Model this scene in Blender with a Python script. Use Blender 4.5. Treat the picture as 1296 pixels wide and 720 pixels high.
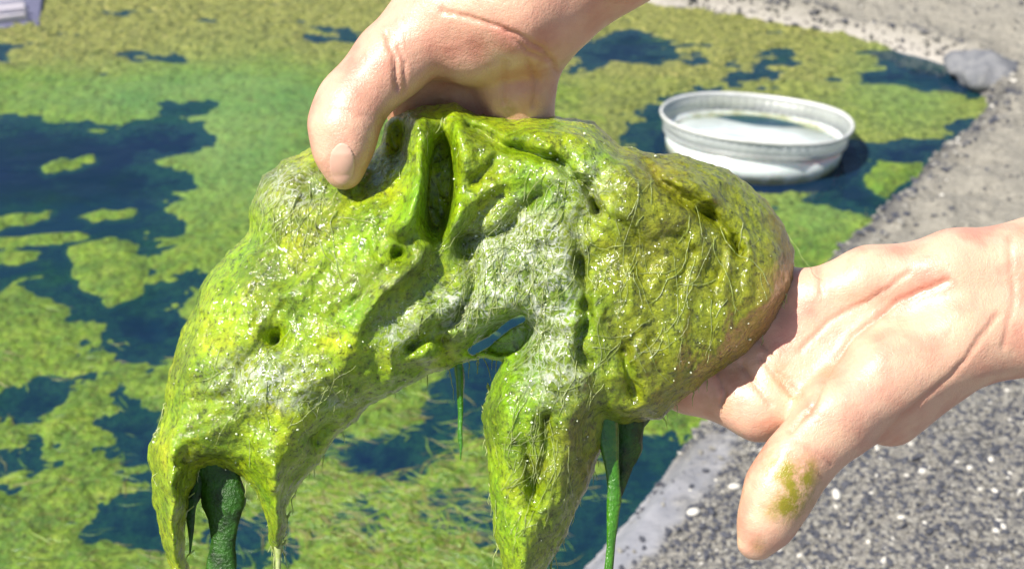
import bpy, math, random
import numpy as np
from mathutils import Vector
random.seed(7); RS = np.random.RandomState(11)
S = bpy.context.scene
for o in list(bpy.data.objects): bpy.data.objects.remove(o)
COL = S.collection

# ------------------------------------------------------------------ camera, sky, sun, exposure
CAM_H = 0.75; PITCH = math.radians(31.0); HFOV = math.radians(45.0)
cd = bpy.data.cameras.new('camera'); cam = bpy.data.objects.new('camera', cd); COL.objects.link(cam)
cam.location = (0, 0, CAM_H); cam.rotation_euler = (math.pi/2 - PITCH, 0, 0)
cd.sensor_fit = 'HORIZONTAL'; cd.angle = HFOV; cd.clip_start = 0.01; cd.clip_end = 2000
cd.dof.use_dof = True; cd.dof.focus_distance = 0.43; cd.dof.aperture_fstop = 19
S.camera = cam
SUN_EL = math.radians(53); SUN_AZ = math.radians(-120)     # azimuth measured from +Y towards +X: behind the camera, on its left
sdir = Vector((math.sin(SUN_AZ)*math.cos(SUN_EL), math.cos(SUN_AZ)*math.cos(SUN_EL), math.sin(SUN_EL)))
W = bpy.data.worlds.new('World'); S.world = W; W.use_nodes = True
nt = W.node_tree; bg = nt.nodes['Background']
sky = nt.nodes.new('ShaderNodeTexSky'); sky.sky_type = 'NISHITA'; sky.sun_disc = False
sky.sun_elevation = SUN_EL; sky.sun_rotation = SUN_AZ
nt.links.new(sky.outputs[0], bg.inputs[0]); bg.inputs[1].default_value = 0.08
sl = bpy.data.lights.new('sun', 'SUN'); sl.energy = 5.0; sl.angle = math.radians(0.5); sl.color = (1, 0.95, 0.87)
so = bpy.data.objects.new('sun', sl); COL.objects.link(so); so.rotation_euler = sdir.to_track_quat('Z', 'Y').to_euler()
so.location = (0, 0, 5)
S.view_settings.view_transform = 'Standard'; S.view_settings.look = 'None'
S.view_settings.exposure = 0.6; S.view_settings.gamma = 1
S.render.engine = 'CYCLES'

# ------------------------------------------------------------------ places: photo pixel <-> world
K = 2*math.tan(HFOV/2)/1296
Cc = np.array([0, 0, CAM_H]); Fv = np.array([0, math.cos(PITCH), -math.sin(PITCH)])
Rv = np.array([1., 0, 0]); Uv = np.array([0, math.sin(PITCH), math.cos(PITCH)])
D0 = 0.43; M = K*D0                      # metres per unit at arm's length
def near(p):                              # (u, v, w): w counted in the same unit, away from the viewer
    p = np.asarray(p, float); d = D0 + p[..., 2:3]*M
    return Cc + d*(Fv + Rv*(p[..., 0:1]-648)*K + Uv*(360-p[..., 1:2])*K)
def ground(px, z=0.0):
    px = np.asarray(px, float)
    r = Fv + Rv*(px[..., 0:1]-648)*K + Uv*(360-px[..., 1:2])*K
    t = (z-CAM_H)/r[..., 2:3]
    return (Cc + r*t)[..., :2]
def to_px(P):
    q = P - Cc; d = q@Fv
    return np.stack([648+(q@Rv)/d/K, 360-(q@Uv)/d/K], -1)

# ------------------------------------------------------------------ noise and field helpers
TAB = RS.rand(64, 64, 64).astype(np.float32)*2-1
def vn(P, sc, seed=0):
    q = P/sc + seed*7.31; i = np.floor(q).astype(np.int64); f = q-i; f = f*f*(3-2*f); i &= 63; j = (i+1) & 63
    x0, y0, z0 = i[..., 0], i[..., 1], i[..., 2]; x1, y1, z1 = j[..., 0], j[..., 1], j[..., 2]
    fx, fy, fz = f[..., 0], f[..., 1], f[..., 2]
    a = TAB[x0, y0, z0]*(1-fx)+TAB[x1, y0, z0]*fx; b = TAB[x0, y1, z0]*(1-fx)+TAB[x1, y1, z0]*fx
    c = TAB[x0, y0, z1]*(1-fx)+TAB[x1, y0, z1]*fx; d = TAB[x0, y1, z1]*(1-fx)+TAB[x1, y1, z1]*fx
    return (a*(1-fy)+b*fy)*(1-fz)+(c*(1-fy)+d*fy)*fz
def fbm(P, sc, oct=4, seed=0, gain=.5):
    r = 0; a = 1.
    for o in range(oct): r = r+a*vn(P, sc, seed+o); sc *= .5; a *= gain
    return r
def ridged(P, sc, oct=3, seed=0):
    r = 0; a = 1.
    for o in range(oct): r = r+a*(1-2*np.abs(vn(P, sc, seed+o))); sc *= .5; a *= .5
    return r
def polysd(X, poly):                      # signed distance, positive inside
    poly = np.asarray(poly, float); n = len(poly)
    best = np.full(X.shape[:-1], 1e9); ins = np.zeros(X.shape[:-1], bool)
    for i in range(n):
        a = poly[i]; b = poly[(i+1) % n]; e = b-a; w = X-a
        t = np.clip((w@e)/max(e@e, 1e-12), 0, 1)
        d = ((w-t[..., None]*e)**2).sum(-1); best = np.minimum(best, d)
        if a[1] != b[1]:
            c = ((a[1] > X[..., 1]) != (b[1] > X[..., 1])) & (X[..., 0] < (b[0]-a[0])*(X[..., 1]-a[1])/(b[1]-a[1])+a[0])
            ins ^= c
    d = np.sqrt(best); return np.where(ins, d, -d)
def linedist(X, pts):
    best = np.full(X.shape[:-1], 1e9); pts = np.asarray(pts, float)
    for a, b in zip(pts[:-1], pts[1:]):
        e = b-a; w = X-a; t = np.clip((w@e)/max(e@e, 1e-12), 0, 1)
        best = np.minimum(best, ((w-t[..., None]*e)**2).sum(-1))
    return np.sqrt(best)
def cone(P, a, b):
    a = np.array(a, float); b = np.array(b, float); e = b[:3]-a[:3]; w = P-a[:3]
    t = np.clip((w@e)/max(e@e, 1e-9), 0, 1)
    return np.sqrt(((w-t[..., None]*e)**2).sum(-1))-(a[3]+t*(b[3]-a[3]))
def smin(ds, k):
    m = np.minimum.reduce(ds); return m-k*np.log(sum(np.exp(-np.minimum((d-m)/k, 40)) for d in ds))
def sstep(x, a, b):
    t = np.clip((x-a)/(b-a), 0, 1); return t*t*(3-2*t)
def gridpts(lo, hi, st):
    ax = [np.arange(lo[i], hi[i]+st, st) for i in range(3)]
    return ax, np.stack(np.meshgrid(*ax, indexing='ij'), -1)
def nets(V, lo, st):                      # naive surface nets
    ins = V < 0; n = V.shape
    cnt = np.zeros([m-1 for m in n], np.int8); sh = lambda A, d: A[d[0]:n[0]-1+d[0], d[1]:n[1]-1+d[1], d[2]:n[2]-1+d[2]]
    cs = [(i, j, k) for i in (0, 1) for j in (0, 1) for k in (0, 1)]
    for c in cs: cnt += sh(ins, c)
    act = (cnt > 0) & (cnt < 8); idx = np.argwhere(act); ids = -np.ones(act.shape, np.int64); ids[act] = np.arange(len(idx))
    acc = np.zeros((len(idx), 3)); w = np.zeros(len(idx))
    for a in cs:
        for ax in range(3):
            if a[ax]: continue
            b = list(a); b[ax] = 1
            va = V[tuple((idx+a).T)]; vb = V[tuple((idx+b).T)]; m = (va < 0) != (vb < 0)
            t = np.where(m, va/np.where(m, va-vb, 1), 0); p = np.tile(np.array(a, float), (len(idx), 1)); p[:, ax] = t
            acc[m] += p[m]; w[m] += 1
    pts = (idx+acc/w[:, None])*st+np.array(lo)
    quads = []
    for ax in range(3):
        o1, o2 = (ax+1) % 3, (ax+2) % 3
        s0 = [slice(None)]*3; s1 = [slice(None)]*3; s0[ax] = slice(0, -1); s1[ax] = slice(1, None)
        ch = ins[tuple(s0)] != ins[tuple(s1)]; e = np.argwhere(ch)
        e = e[(e[:, o1] > 0) & (e[:, o2] > 0) & (e[:, o1] < n[o1]-1) & (e[:, o2] < n[o2]-1)]
        d1 = np.zeros(3, int); d2 = np.zeros(3, int); d1[o1] = 1; d2[o2] = 1
        q = np.stack([ids[tuple((e-d1-d2).T)], ids[tuple((e-d2).T)], ids[tuple(e.T)], ids[tuple((e-d1).T)]], -1)
        fl = ~ins[tuple(e.T)]; q[fl] = q[fl][:, ::-1]; quads.append(q)
    return pts, np.concatenate(quads)
def relax(p, q, it, lam=.5):
    e = np.concatenate([q[:, [0, 1]], q[:, [1, 2]], q[:, [2, 3]], q[:, [3, 0]]]); e = np.concatenate([e, e[:, ::-1]])
    c = np.bincount(e[:, 0], minlength=len(p))
    for _ in range(it):
        s = np.stack([np.bincount(e[:, 0], p[e[:, 1], k], len(p)) for k in range(3)], -1)/np.maximum(c, 1)[:, None]
        p = p+lam*(s-p)
    return p
def vnormals(p, q):
    fn = np.cross(p[q[:, 2]]-p[q[:, 0]], p[q[:, 3]]-p[q[:, 1]]); N = np.zeros_like(p)
    for k in range(4):
        for c in range(3): N[:, c] += np.bincount(q[:, k], fn[:, c], len(p))
    return N/np.maximum(np.linalg.norm(N, axis=1), 1e-9)[:, None]
def keep_big(p, q, frac=.02):             # drop crumbs that float loose
    lab = np.arange(len(p))
    for _ in range(400):
        m = lab[q].min(1); new = lab.copy()
        for k in range(4): np.minimum.at(new, q[:, k], m)
        new = new[new]
        if (new == lab).all(): break
        lab = new
    c = np.bincount(lab, minlength=len(p)); ok = c[lab] > frac*len(p)
    mp = np.cumsum(ok)-1; return p[ok], mp[q[ok[q].all(1)]]
def mesh(name, P, F, mat, parent=None, attrs=None, smooth=True, matidx=None, mats=None):
    me = bpy.data.meshes.new(name); F = np.asarray(F); me.vertices.add(len(P)); me.vertices.foreach_set('co', np.asarray(P, np.float32).ravel())
    k = F.shape[1]; me.loops.add(F.size); me.loops.foreach_set('vertex_index', F.astype(np.int32).ravel())
    me.polygons.add(len(F)); me.polygons.foreach_set('loop_start', np.arange(0, F.size, k, dtype=np.int32))
    me.polygons.foreach_set('loop_total', np.full(len(F), k, np.int32))
    for m_ in (mats or [mat]): me.materials.append(m_)
    if matidx is not None: me.polygons.foreach_set('material_index', np.asarray(matidx, np.int32))
    me.update(calc_edges=True); me.polygons.foreach_set('use_smooth', np.full(len(F), smooth))
    for a, v in (attrs or {}).items():
        at = me.attributes.new(a, 'FLOAT', 'POINT'); at.data.foreach_set('value', np.asarray(v, np.float32))
    o = bpy.data.objects.new(name, me); COL.objects.link(o); o.parent = parent; return o
def tag(o, label=None, cat=None, kind=None, group=None):
    if label: o['label'] = label
    if cat: o['category'] = cat
    if kind: o['kind'] = kind
    if group: o['group'] = group
    return o
def empty(name, loc, *a, **k):
    o = bpy.data.objects.new(name, None); COL.objects.link(o); o.location = loc; o.empty_display_size = .02; return tag(o, *a, **k)
def rehome(o, loc):                        # put a mesh's origin where the thing is
    loc = Vector(loc); o.data.transform(__import__('mathutils').Matrix.Translation(-loc)); o.location = loc; return o

# ------------------------------------------------------------------ materials
class NT:
    def __init__(s, name):
        s.m = bpy.data.materials.new(name); s.m.use_nodes = True; s.t = s.m.node_tree; s.b = s.t.nodes['Principled BSDF']; s.out = s.t.nodes['Material Output']
        s.co = s.t.nodes.new('ShaderNodeTexCoord').outputs['Object']; s.geo = s.t.nodes.new('ShaderNodeNewGeometry')
        s.pos = s.geo.outputs['Position']
    def n(s, ty, **kw):
        x = s.t.nodes.new(ty)
        for k, v in kw.items():
            if hasattr(x, k) and k not in ('Scale',): setattr(x, k, v)
            else: s.put(x.inputs[k.replace('_', ' ')], v)
        return x
    def put(s, sock, v):
        if hasattr(v, 'is_linked') or isinstance(v, bpy.types.NodeSocket): s.t.links.new(v, sock)
        else: sock.default_value = v
    def noise(s, scale, detail=4, rough=.6, dist=0, vec=None):
        x = s.n('ShaderNodeTexNoise', Scale=scale, Detail=detail, Roughness=rough, Distortion=dist); s.put(x.inputs['Vector'], vec or s.pos); return x.outputs['Fac']
    def vor(s, scale, feature='F1', vec=None, out='Distance', rnd=1):
        x = s.n('ShaderNodeTexVoronoi', feature=feature); x.inputs['Scale'].default_value = scale; x.inputs['Randomness'].default_value = rnd
        s.put(x.inputs['Vector'], vec or s.pos); return x.outputs[out]
    def ramp(s, fac, *st):
        x = s.t.nodes.new('ShaderNodeValToRGB'); s.put(x.inputs[0], fac); e = x.color_ramp.elements
        while len(e) > 1: e.remove(e[-1])
        e[0].position = st[0][0]; c = st[0][1]; e[0].color = (*c, 1) if not isinstance(c, (int, float)) else (c, c, c, 1)
        for p, c in st[1:]:
            y = e.new(p); y.color = (*c, 1) if not isinstance(c, (int, float)) else (c, c, c, 1)
        return x.outputs[0]
    def mix(s, f, a, b, mode='MIX'):
        x = s.t.nodes.new('ShaderNodeMix'); x.data_type = 'RGBA'; x.blend_type = mode
        s.put(x.inputs[0], f)
        for i, v in ((6, a), (7, b)): s.put(x.inputs[i], (*v, 1) if isinstance(v, tuple) and len(v) == 3 else v)
        return x.outputs[2]
    def math(s, op, a, b=0., c=None):
        x = s.t.nodes.new('ShaderNodeMath'); x.operation = op; s.put(x.inputs[0], a); s.put(x.inputs[1], b)
        if c is not None: s.put(x.inputs[2], c)
        return x.outputs[0]
    def attr(s, name):
        x = s.t.nodes.new('ShaderNodeAttribute'); x.attribute_name = name; return x.outputs['Fac']
    def mapping(s, scale=(1, 1, 1), rot=(0, 0, 0)):
        x = s.t.nodes.new('ShaderNodeMapping'); s.put(x.inputs['Vector'], s.pos); x.inputs['Scale'].default_value = scale; x.inputs['Rotation'].default_value = rot; return x.outputs[0]
    def bump(s, h, dist, strength=1, prev=None):
        x = s.n('ShaderNodeBump', Strength=strength, Distance=dist); s.put(x.inputs['Height'], h)
        if prev is not None: s.put(x.inputs['Normal'], prev)
        return x.outputs[0]
    def set(s, **kw):
        for k, v in kw.items(): s.put(s.b.inputs[k.replace('_', ' ')], (*v, 1) if isinstance(v, tuple) and len(v) == 3 and k not in ('Subsurface_Radius',) else v)
        return s.m

def mat_clump(name='wet_algae', dark=0.):
    N = NT(name); d = 1-dark
    n1 = N.noise(60, 5, .65); n2 = N.noise(420, 4, .7); n3 = N.noise(22, 2, .5)
    col = N.ramp(n1, (.3, (.09*d, .17*d, .001)), (.43, (.27*d, .39*d, .0012)), (.55, (.42*d, .52*d, .0016)), (.70, (.56*d, .56*d, .005)))
    col = N.mix(N.ramp(n3, (.42, .1), (.62, .7)), col, (.20*d, .46*d, .0015)); col = N.mix(N.ramp(N.noise(34, 4, .65), (.50, 0.), (.64, .75)), col, (.10, .16, .002))
    col = N.mix(N.attr('olive'), col, N.mix(n2, (.09, .11, .002), (.33, .31, .008)))
    col = N.mix(N.ramp(N.noise(300, 5, .8, 1.2), (.54, 0.), (.68, .6)), col, (.48, .52, .01))
    fine = N.ramp(n2, (.36, .35), (.46, .92), (.62, 1.2))
    col = N.mix(1., col, fine, 'MULTIPLY')
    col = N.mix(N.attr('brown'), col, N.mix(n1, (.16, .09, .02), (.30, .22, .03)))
    mp = N.noise(170, 5, .75, .8); wb = N.t.nodes.new('ShaderNodeVectorMath'); wb.operation = 'ADD'; nz = N.n('ShaderNodeTexNoise', Scale=60., Detail=3.); N.put(nz.inputs['Vector'], N.pos)
    sc = N.t.nodes.new('ShaderNodeVectorMath'); sc.operation = 'SCALE'; N.put(sc.inputs[0], nz.outputs['Color']); sc.inputs['Scale'].default_value = .02; N.put(wb.inputs[0], N.pos); N.put(wb.inputs[1], sc.outputs[0])
    web = N.math('MAXIMUM', N.ramp(N.vor(150, 'DISTANCE_TO_EDGE', wb.outputs[0]), (.0, 1.), (.10, .0)), N.ramp(N.vor(330, 'DISTANCE_TO_EDGE', wb.outputs[0]), (.0, .9), (.12, 0.)))
    col = N.mix(N.math('MULTIPLY', N.attr('foam'), .55), col, (.14, .18, .06))
    fo = N.math('MULTIPLY', N.ramp(N.attr('foam'), (.08, 0.), (.6, 1.)), N.math('MULTIPLY', web, N.ramp(N.noise(200, 4, .7), (.38, .15), (.55, 1.))))
    col = N.mix(fo, col, (.66, .70, .58))
    v = N.vor(300); f2 = N.noise(900, 3, .7)
    b1 = N.bump(N.noise(110, 7, .78, .6), .005, .7); b2 = N.bump(v, .0009, .5, b1); b3 = N.bump(f2, .0006, .8, b2)
    N.put(N.b.inputs['Coat Normal'], N.bump(N.noise(190, 4, .6, .6), .0026, .8))
    N.set(Base_Color=col, Roughness=N.ramp(n2, (.3, .25), (.7, .45)), Normal=b3, Subsurface_Weight=.15, Subsurface_Scale=.005,
          Specular_IOR_Level=.3, Coat_Weight=1., Coat_Roughness=.10)
    N.b.inputs['Subsurface Radius'].default_value = (.5, 1, .1)
    return N.m
def mat_simple(name, c, rough=.5, c2=None, sc=80, bump=.0005, **kw):
    N = NT(name); n = N.noise(sc, 5, .6)
    N.set(Base_Color=N.mix(N.ramp(n, (.35, 0.), (.65, 1.)), c, c2 or tuple(x*.6 for x in c)), Roughness=rough, Normal=N.bump(N.noise(sc*4, 4, .6), bump, .8), **kw); return N.m
def mat_skin():
    N = NT('skin'); n = N.noise(28, 4, .6); n2 = N.noise(160, 4, .65); sp = N.noise(70, 3, .5)
    col = N.mix(N.ramp(n, (.35, 0.), (.65, 1.)), (.73, .46, .31), (.72, .40, .285))
    col = N.mix(N.ramp(n2, (.4, 0.), (.7, .5)), col, (.76, .49, .32))
    col = N.mix(N.ramp(sp, (.44, 0.), (.68, .7)), col, (.56, .21, .15))
    col = N.mix(N.math('MULTIPLY', N.attr('red'), .38), col, (.50, .17, .11))
    st = N.math('MULTIPLY', N.attr('stain'), N.ramp(N.noise(140, 4, .7), (.36, 0.), (.55, 1.)))
    col = N.mix(st, col, (.28, .24, .015))
    wr = N.vor(900, 'DISTANCE_TO_EDGE'); wv = N.noise(60, 5, .6, 1.5, N.mapping((1, 3, 1), (0, 0, .5)))
    lines = N.noise(1., 4, .7, .6, N.mapping((420, 90, 420), (.3, .2, .7))); b = N.bump(wv, .0007, .4); b = N.bump(lines, .0007, .45, b); b = N.bump(N.ramp(wr, (0, 0.), (.15, 1.)), .00010, .4, b); b = N.bump(N.noise(450, 3, .6), .00014, .5, b)
    N.set(Base_Color=col, Roughness=.40, Coat_Weight=.2, Coat_Roughness=.25, Normal=b, Subsurface_Weight=.22, Subsurface_Scale=.004, Specular_IOR_Level=.6)
    N.b.inputs['Subsurface Radius'].default_value = (1, .35, .2)
    return N.m
def mat_mat():
    N = NT('floating_algae'); n1 = N.noise(26, 6, .7); n2 = N.noise(140, 5, .7); n3 = N.noise(8, 3, .5)
    col = N.ramp(n1, (.30, (.04, .11, .012)), (.44, (.10, .20, .018)), (.57, (.17, .28, .02)), (.72, (.29, .36, .05)))
    col = N.mix(N.attr('olive'), col, N.ramp(n2, (.32, (.04, .04, .03)), (.42, (.16, .18, .04)), (.55, (.26, .28, .06)), (.68, (.36, .27, .12))))
    col = N.mix(N.attr('smooth'), col, N.ramp(n3, (.3, (.10, .24, .05)), (.7, (.18, .30, .07))))
    col = N.mix(1., col, N.ramp(n2, (.36, .3), (.48, .92), (.62, 1.35)), 'MULTIPLY')
    col = N.mix(N.ramp(N.noise(330, 4, .8, .8), (.54, 0.), (.64, .6)), col, (.42, .42, .08))
    b = N.bump(n2, .009, .8); b = N.bump(N.noise(500, 4, .7), .0015, .8, b); b = N.bump(N.vor(160), .003, .5, b)
    N.set(Base_Color=col, Roughness=.38, Normal=b, Specular_IOR_Level=.5, Alpha=N.attr('thin')); return N.m
def mat_water():
    N = NT('pond_water'); t = N.t
    tr = t.nodes.new('ShaderNodeBsdfTransparent'); tr.inputs[0].default_value = (.34, .58, .74, 1)
    df = t.nodes.new('ShaderNodeBsdfDiffuse'); df.inputs[0].default_value = (.010, .045, .12, 1)
    gl = t.nodes.new('ShaderNodeBsdfGlossy'); gl.inputs['Roughness'].default_value = .04
    fr = t.nodes.new('ShaderNodeFresnel'); fr.inputs[0].default_value = 1.33
    b = N.bump(N.noise(9, 3, .55, .5, N.mapping((1, 1.6, 1))), .010, .35); b = N.bump(N.noise(60, 3, .5), .0012, .22, b)
    N.put(df.inputs[0], N.ramp(N.noise(5, 4, .6), (.38, (.014, .045, .115)), (.56, (.012, .050, .095)), (.70, (.014, .075, .06))))
    for x in (gl, fr): t.links.new(b, x.inputs['Normal'])
    m1 = t.nodes.new('ShaderNodeMixShader'); m1.inputs[0].default_value = .38; t.links.new(tr.outputs[0], m1.inputs[1]); t.links.new(df.outputs[0], m1.inputs[2])
    m2 = t.nodes.new('ShaderNodeMixShader'); t.links.new(fr.outputs[0], m2.inputs[0]); t.links.new(m1.outputs[0], m2.inputs[1]); t.links.new(gl.outputs[0], m2.inputs[2])
    t.links.new(m2.outputs[0], N.out.inputs[0]); return N.m
def mat_ground():
    N = NT('ground'); n = N.noise(9, 5, .6); f = N.noise(160, 5, .75); pv = N.vor(95, rnd=1)
    st = N.mapping((110, 210, 120), (0, 0, -.5)); streak = N.noise(1., 3, .6, 0, st)
    conc = N.mix(N.ramp(n, (.35, 0.), (.65, 1.)), (.20, .195, .18), (.28, .26, .23))
    grit = N.ramp(streak, (.34, (.012, .016, .03)), (.42, (.11, .11, .11)), (.52, (.21, .20, .18)), (.66, (.40, .37, .31)))  # pale grit grains; the darkest streaks paint in stone shadows and shaded pits
    conc = N.mix(.6, conc, grit)
    sand = N.mix(N.ramp(f, (.3, 0.), (.7, 1.)), (.20, .185, .15), (.36, .335, .28))
    lip = N.mix(N.ramp(N.noise(40, 5, .7), (.35, 0.), (.65, 1.)), (.20, .205, .23), (.29, .29, .31))
    col = N.mix(N.attr('sand'), conc, sand); col = N.mix(N.attr('lip'), col, lip)
    col = N.mix(N.attr('pale'), col, (.50, .46, .42))
    col = N.mix(N.math('MULTIPLY', N.attr('wet'), .75), col, (.07, .07, .075))
    bed = N.mix(N.ramp(N.noise(14, 4, .6), (.35, 0.), (.65, 1.)), (.01, .045, .05), (.02, .08, .05))
    col = N.mix(N.attr('bed'), col, bed)
    inv = N.math('SUBTRACT', 1., N.math('MULTIPLY', N.attr('lip'), .8))
    b = N.bump(N.math('MULTIPLY', streak, inv), .006, .9); b = N.bump(N.math('MULTIPLY', f, inv), .002, .8, b)
    N.set(Base_Color=col, Roughness=.85, Normal=b, Specular_IOR_Level=.3); return N.m
MC = mat_clump(); MS = mat_skin(); MM = mat_mat(); MW = mat_water(); MG = mat_ground()
MD = mat_simple('dark_wet_strand', (.03, .12, .006), .35, (.008, .03, .003), 200, .001)
MB = mat_simple('bright_strand', (.06, .22, .008), .2, (.03, .13, .006), 150, .001, Coat_Weight=.5)
MN = mat_simple('nail', (.72, .45, .33), .25, (.70, .40, .30), 90, .00005)
MF = mat_simple('filament', (.24, .33, .04), .2, (.48, .52, .26), 300, .0002)
MP = mat_simple('white_plastic', (.76, .78, .76), .28, (.58, .62, .60), 22, .0002, Subsurface_Weight=.2, Subsurface_Scale=.01)
MR = mat_simple('cloudy_plastic', (.46, .48, .47), .35, (.58, .60, .58), 25, .0006, Transmission_Weight=.3, Alpha=.66)
def dirt(m, z0, z1, c):
    t = m.node_tree; b = t.nodes['Principled BSDF']; src = b.inputs['Base Color'].links[0].from_socket; N = NT.__new__(NT); N.m = m; N.t = t; N.b = b
    g_ = t.nodes.new('ShaderNodeNewGeometry'); N.pos = g_.outputs['Position']; sp = t.nodes.new('ShaderNodeSeparateXYZ'); t.links.new(N.pos, sp.inputs[0])
    k = N.math('ADD', sp.outputs[2], N.math('MULTIPLY', N.noise(50, 4, .7), -.03)); mr = t.nodes.new('ShaderNodeMapRange'); t.links.new(k, mr.inputs[0])
    for i_, v_ in ((1, z0), (2, z1), (3, .85), (4, 0)): mr.inputs[i_].default_value = v_
    t.links.new(N.mix(mr.outputs[0], src, c), b.inputs['Base Color'])
dirt(MP, -.014, .0, (.20, .22, .08))
MR2 = mat_simple('rim_plastic', (.66, .66, .64), .25, (.55, .55, .52), 60, .0004)
ML = mat_simple('plastic_floor', (.60, .66, .66), .3, (.48, .54, .55), 40, .0003)
MSt = [mat_simple('stone_dark', (.035, .04, .06), .6, (.08, .08, .09), 300, .0004), mat_simple('stone_grey', (.155, .145, .125), .7, (.30, .285, .25), 300, .0004),
       mat_simple('stone_pale', (.55, .52, .46), .6, (.70, .66, .58), 300, .0004)]
MRock = mat_simple('rock', (.13, .135, .15), .85, (.22, .22, .225), 40, .003)
MBub = NT('bubble_glint'); MBub.set(Base_Color=(.75, .82, .55), Roughness=.05, Specular_IOR_Level=.8, Coat_Weight=1.); MBub = MBub.m

# ------------------------------------------------------------------ pool outline, ground sheet, water
POOLPX = [(735, 725), (765, 690), (800, 650), (838, 600), (868, 552), (930, 472), (1000, 388), (1060, 318), (1095, 288), (1132, 252), (1172, 215), (1208, 184),
          (1240, 152), (1246, 128), (1238, 104), (1200, 82), (1130, 62), (1050, 46), (960, 29), (900, 19), (830, 11), (790, -4), (600, -40), (300, -60), (60, -34),
          (-30, 18), (-400, 120), (-900, 300), (-1200, 800), (-200, 1250), (450, 1050)]
POOL = ground(POOLPX)
def edge_warp(X, a=.010): 
    P = np.concatenate([X, np.zeros(X.shape[:-1]+(1,))], -1); return fbm(P, .10, 4, 3)*a
def axis(lo, hi, st, far=600):
    a = list(np.arange(lo, hi, st)); s = st; L = [lo]; R = [a[-1]]
    while L[-1] > -far: s *= 1.35; L.append(L[-1]-s); R.append(R[-1]+s)
    return np.array(L[:0:-1]+a+R[1:])
gx = axis(-1.1, 1.35, .0036); gy = axis(.45, 2.5, .0036)
GX, GY = np.meshgrid(gx, gy, indexing='ij'); X2 = np.stack([GX, GY], -1); P3 = np.stack([GX, GY, 0*GX], -1)
sd = -polysd(X2, POOL) + edge_warp(X2)*np.where(GY > .95, 1, .35)     # positive on the bank
PX = to_px(np.stack([GX, GY, 0*GX], -1)); PX = np.where(np.isfinite(PX), PX, 0)
h = np.where(sd > 0, .030*sstep(sd, -.002, .03)+.02*sstep(sd, .03, .25), -.002+np.clip(sd, -.3, 0)*.9)
h = np.where(sd <= 0, np.maximum(h, -.14), h)
nearb = sstep(sd, .02, .06)*(GY < .9)+sstep(sd, .002, .01)*(GY >= .9)
lipw = (1-sstep(sd, .045, .085))*(sd > 0)
farm = sstep(GY, .95, 1.3)
lip = lipw*(1-sstep(GY+.03*fbm(P3, .05, 3, 77), .82, .98))*sstep(.05-sd+.012*fbm(P3, .03, 3, 78), -.02, .01)
rough = nearb*(1-.5*farm)
h += (sd > 0)*farm*sstep(sd, .01, .05)*(fbm(P3, .07, 4, 88)*.010+ridged(P3, .03, 2, 89)*.002)
h += rough*(ridged(P3*[1, 1.8, 1], .012, 2, 5)*.0012+fbm(P3, .05, 3, 8)*.004)+ (sd > 0)*fbm(P3, .3, 3, 21)*.006*sstep(sd, .0, .1)
farbank = sstep(GY-1.75-(0.9-GX)*.12, 0, .12)
pale = (sd > 0)*(1-sstep(sd, .003, .008+.03*farbank))*(.25*(GY < .95)+.6*farbank)
wet = (sd > 0)*(1-sstep(sd+.02*fbm(P3, .05, 3, 79), .01, .05))*(1-farbank)*sstep(GY, .85, 1.0)
sand = np.clip(farm*.9, 0, 1)
ni, nj = GX.shape; I = np.arange(ni*nj).reshape(ni, nj)
F = np.stack([I[:-1, :-1], I[1:, :-1], I[1:, 1:], I[:-1, 1:]], -1).reshape(-1, 4)
g = mesh('ground', np.stack([GX, GY, h], -1).reshape(-1, 3), F, MG, attrs=dict(sand=sand.ravel(), lip=lip.ravel(), pale=pale.ravel(), wet=wet.ravel(), bed=sstep(-sd, .0, .012).ravel()))
tag(g, kind='structure')
wp = POOL.mean(0); WP = wp+(POOL-wp)*1.03
me = bpy.data.meshes.new('water'); me.from_pydata([(x, y, 0) for x, y in WP], [], [list(range(len(WP)))[::-1]]); me.materials.append(MW)
wo = bpy.data.objects.new('water', me); COL.objects.link(wo); tag(wo, kind='structure')
if me.polygons[0].normal.z < 0: me.flip_normals()

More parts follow.
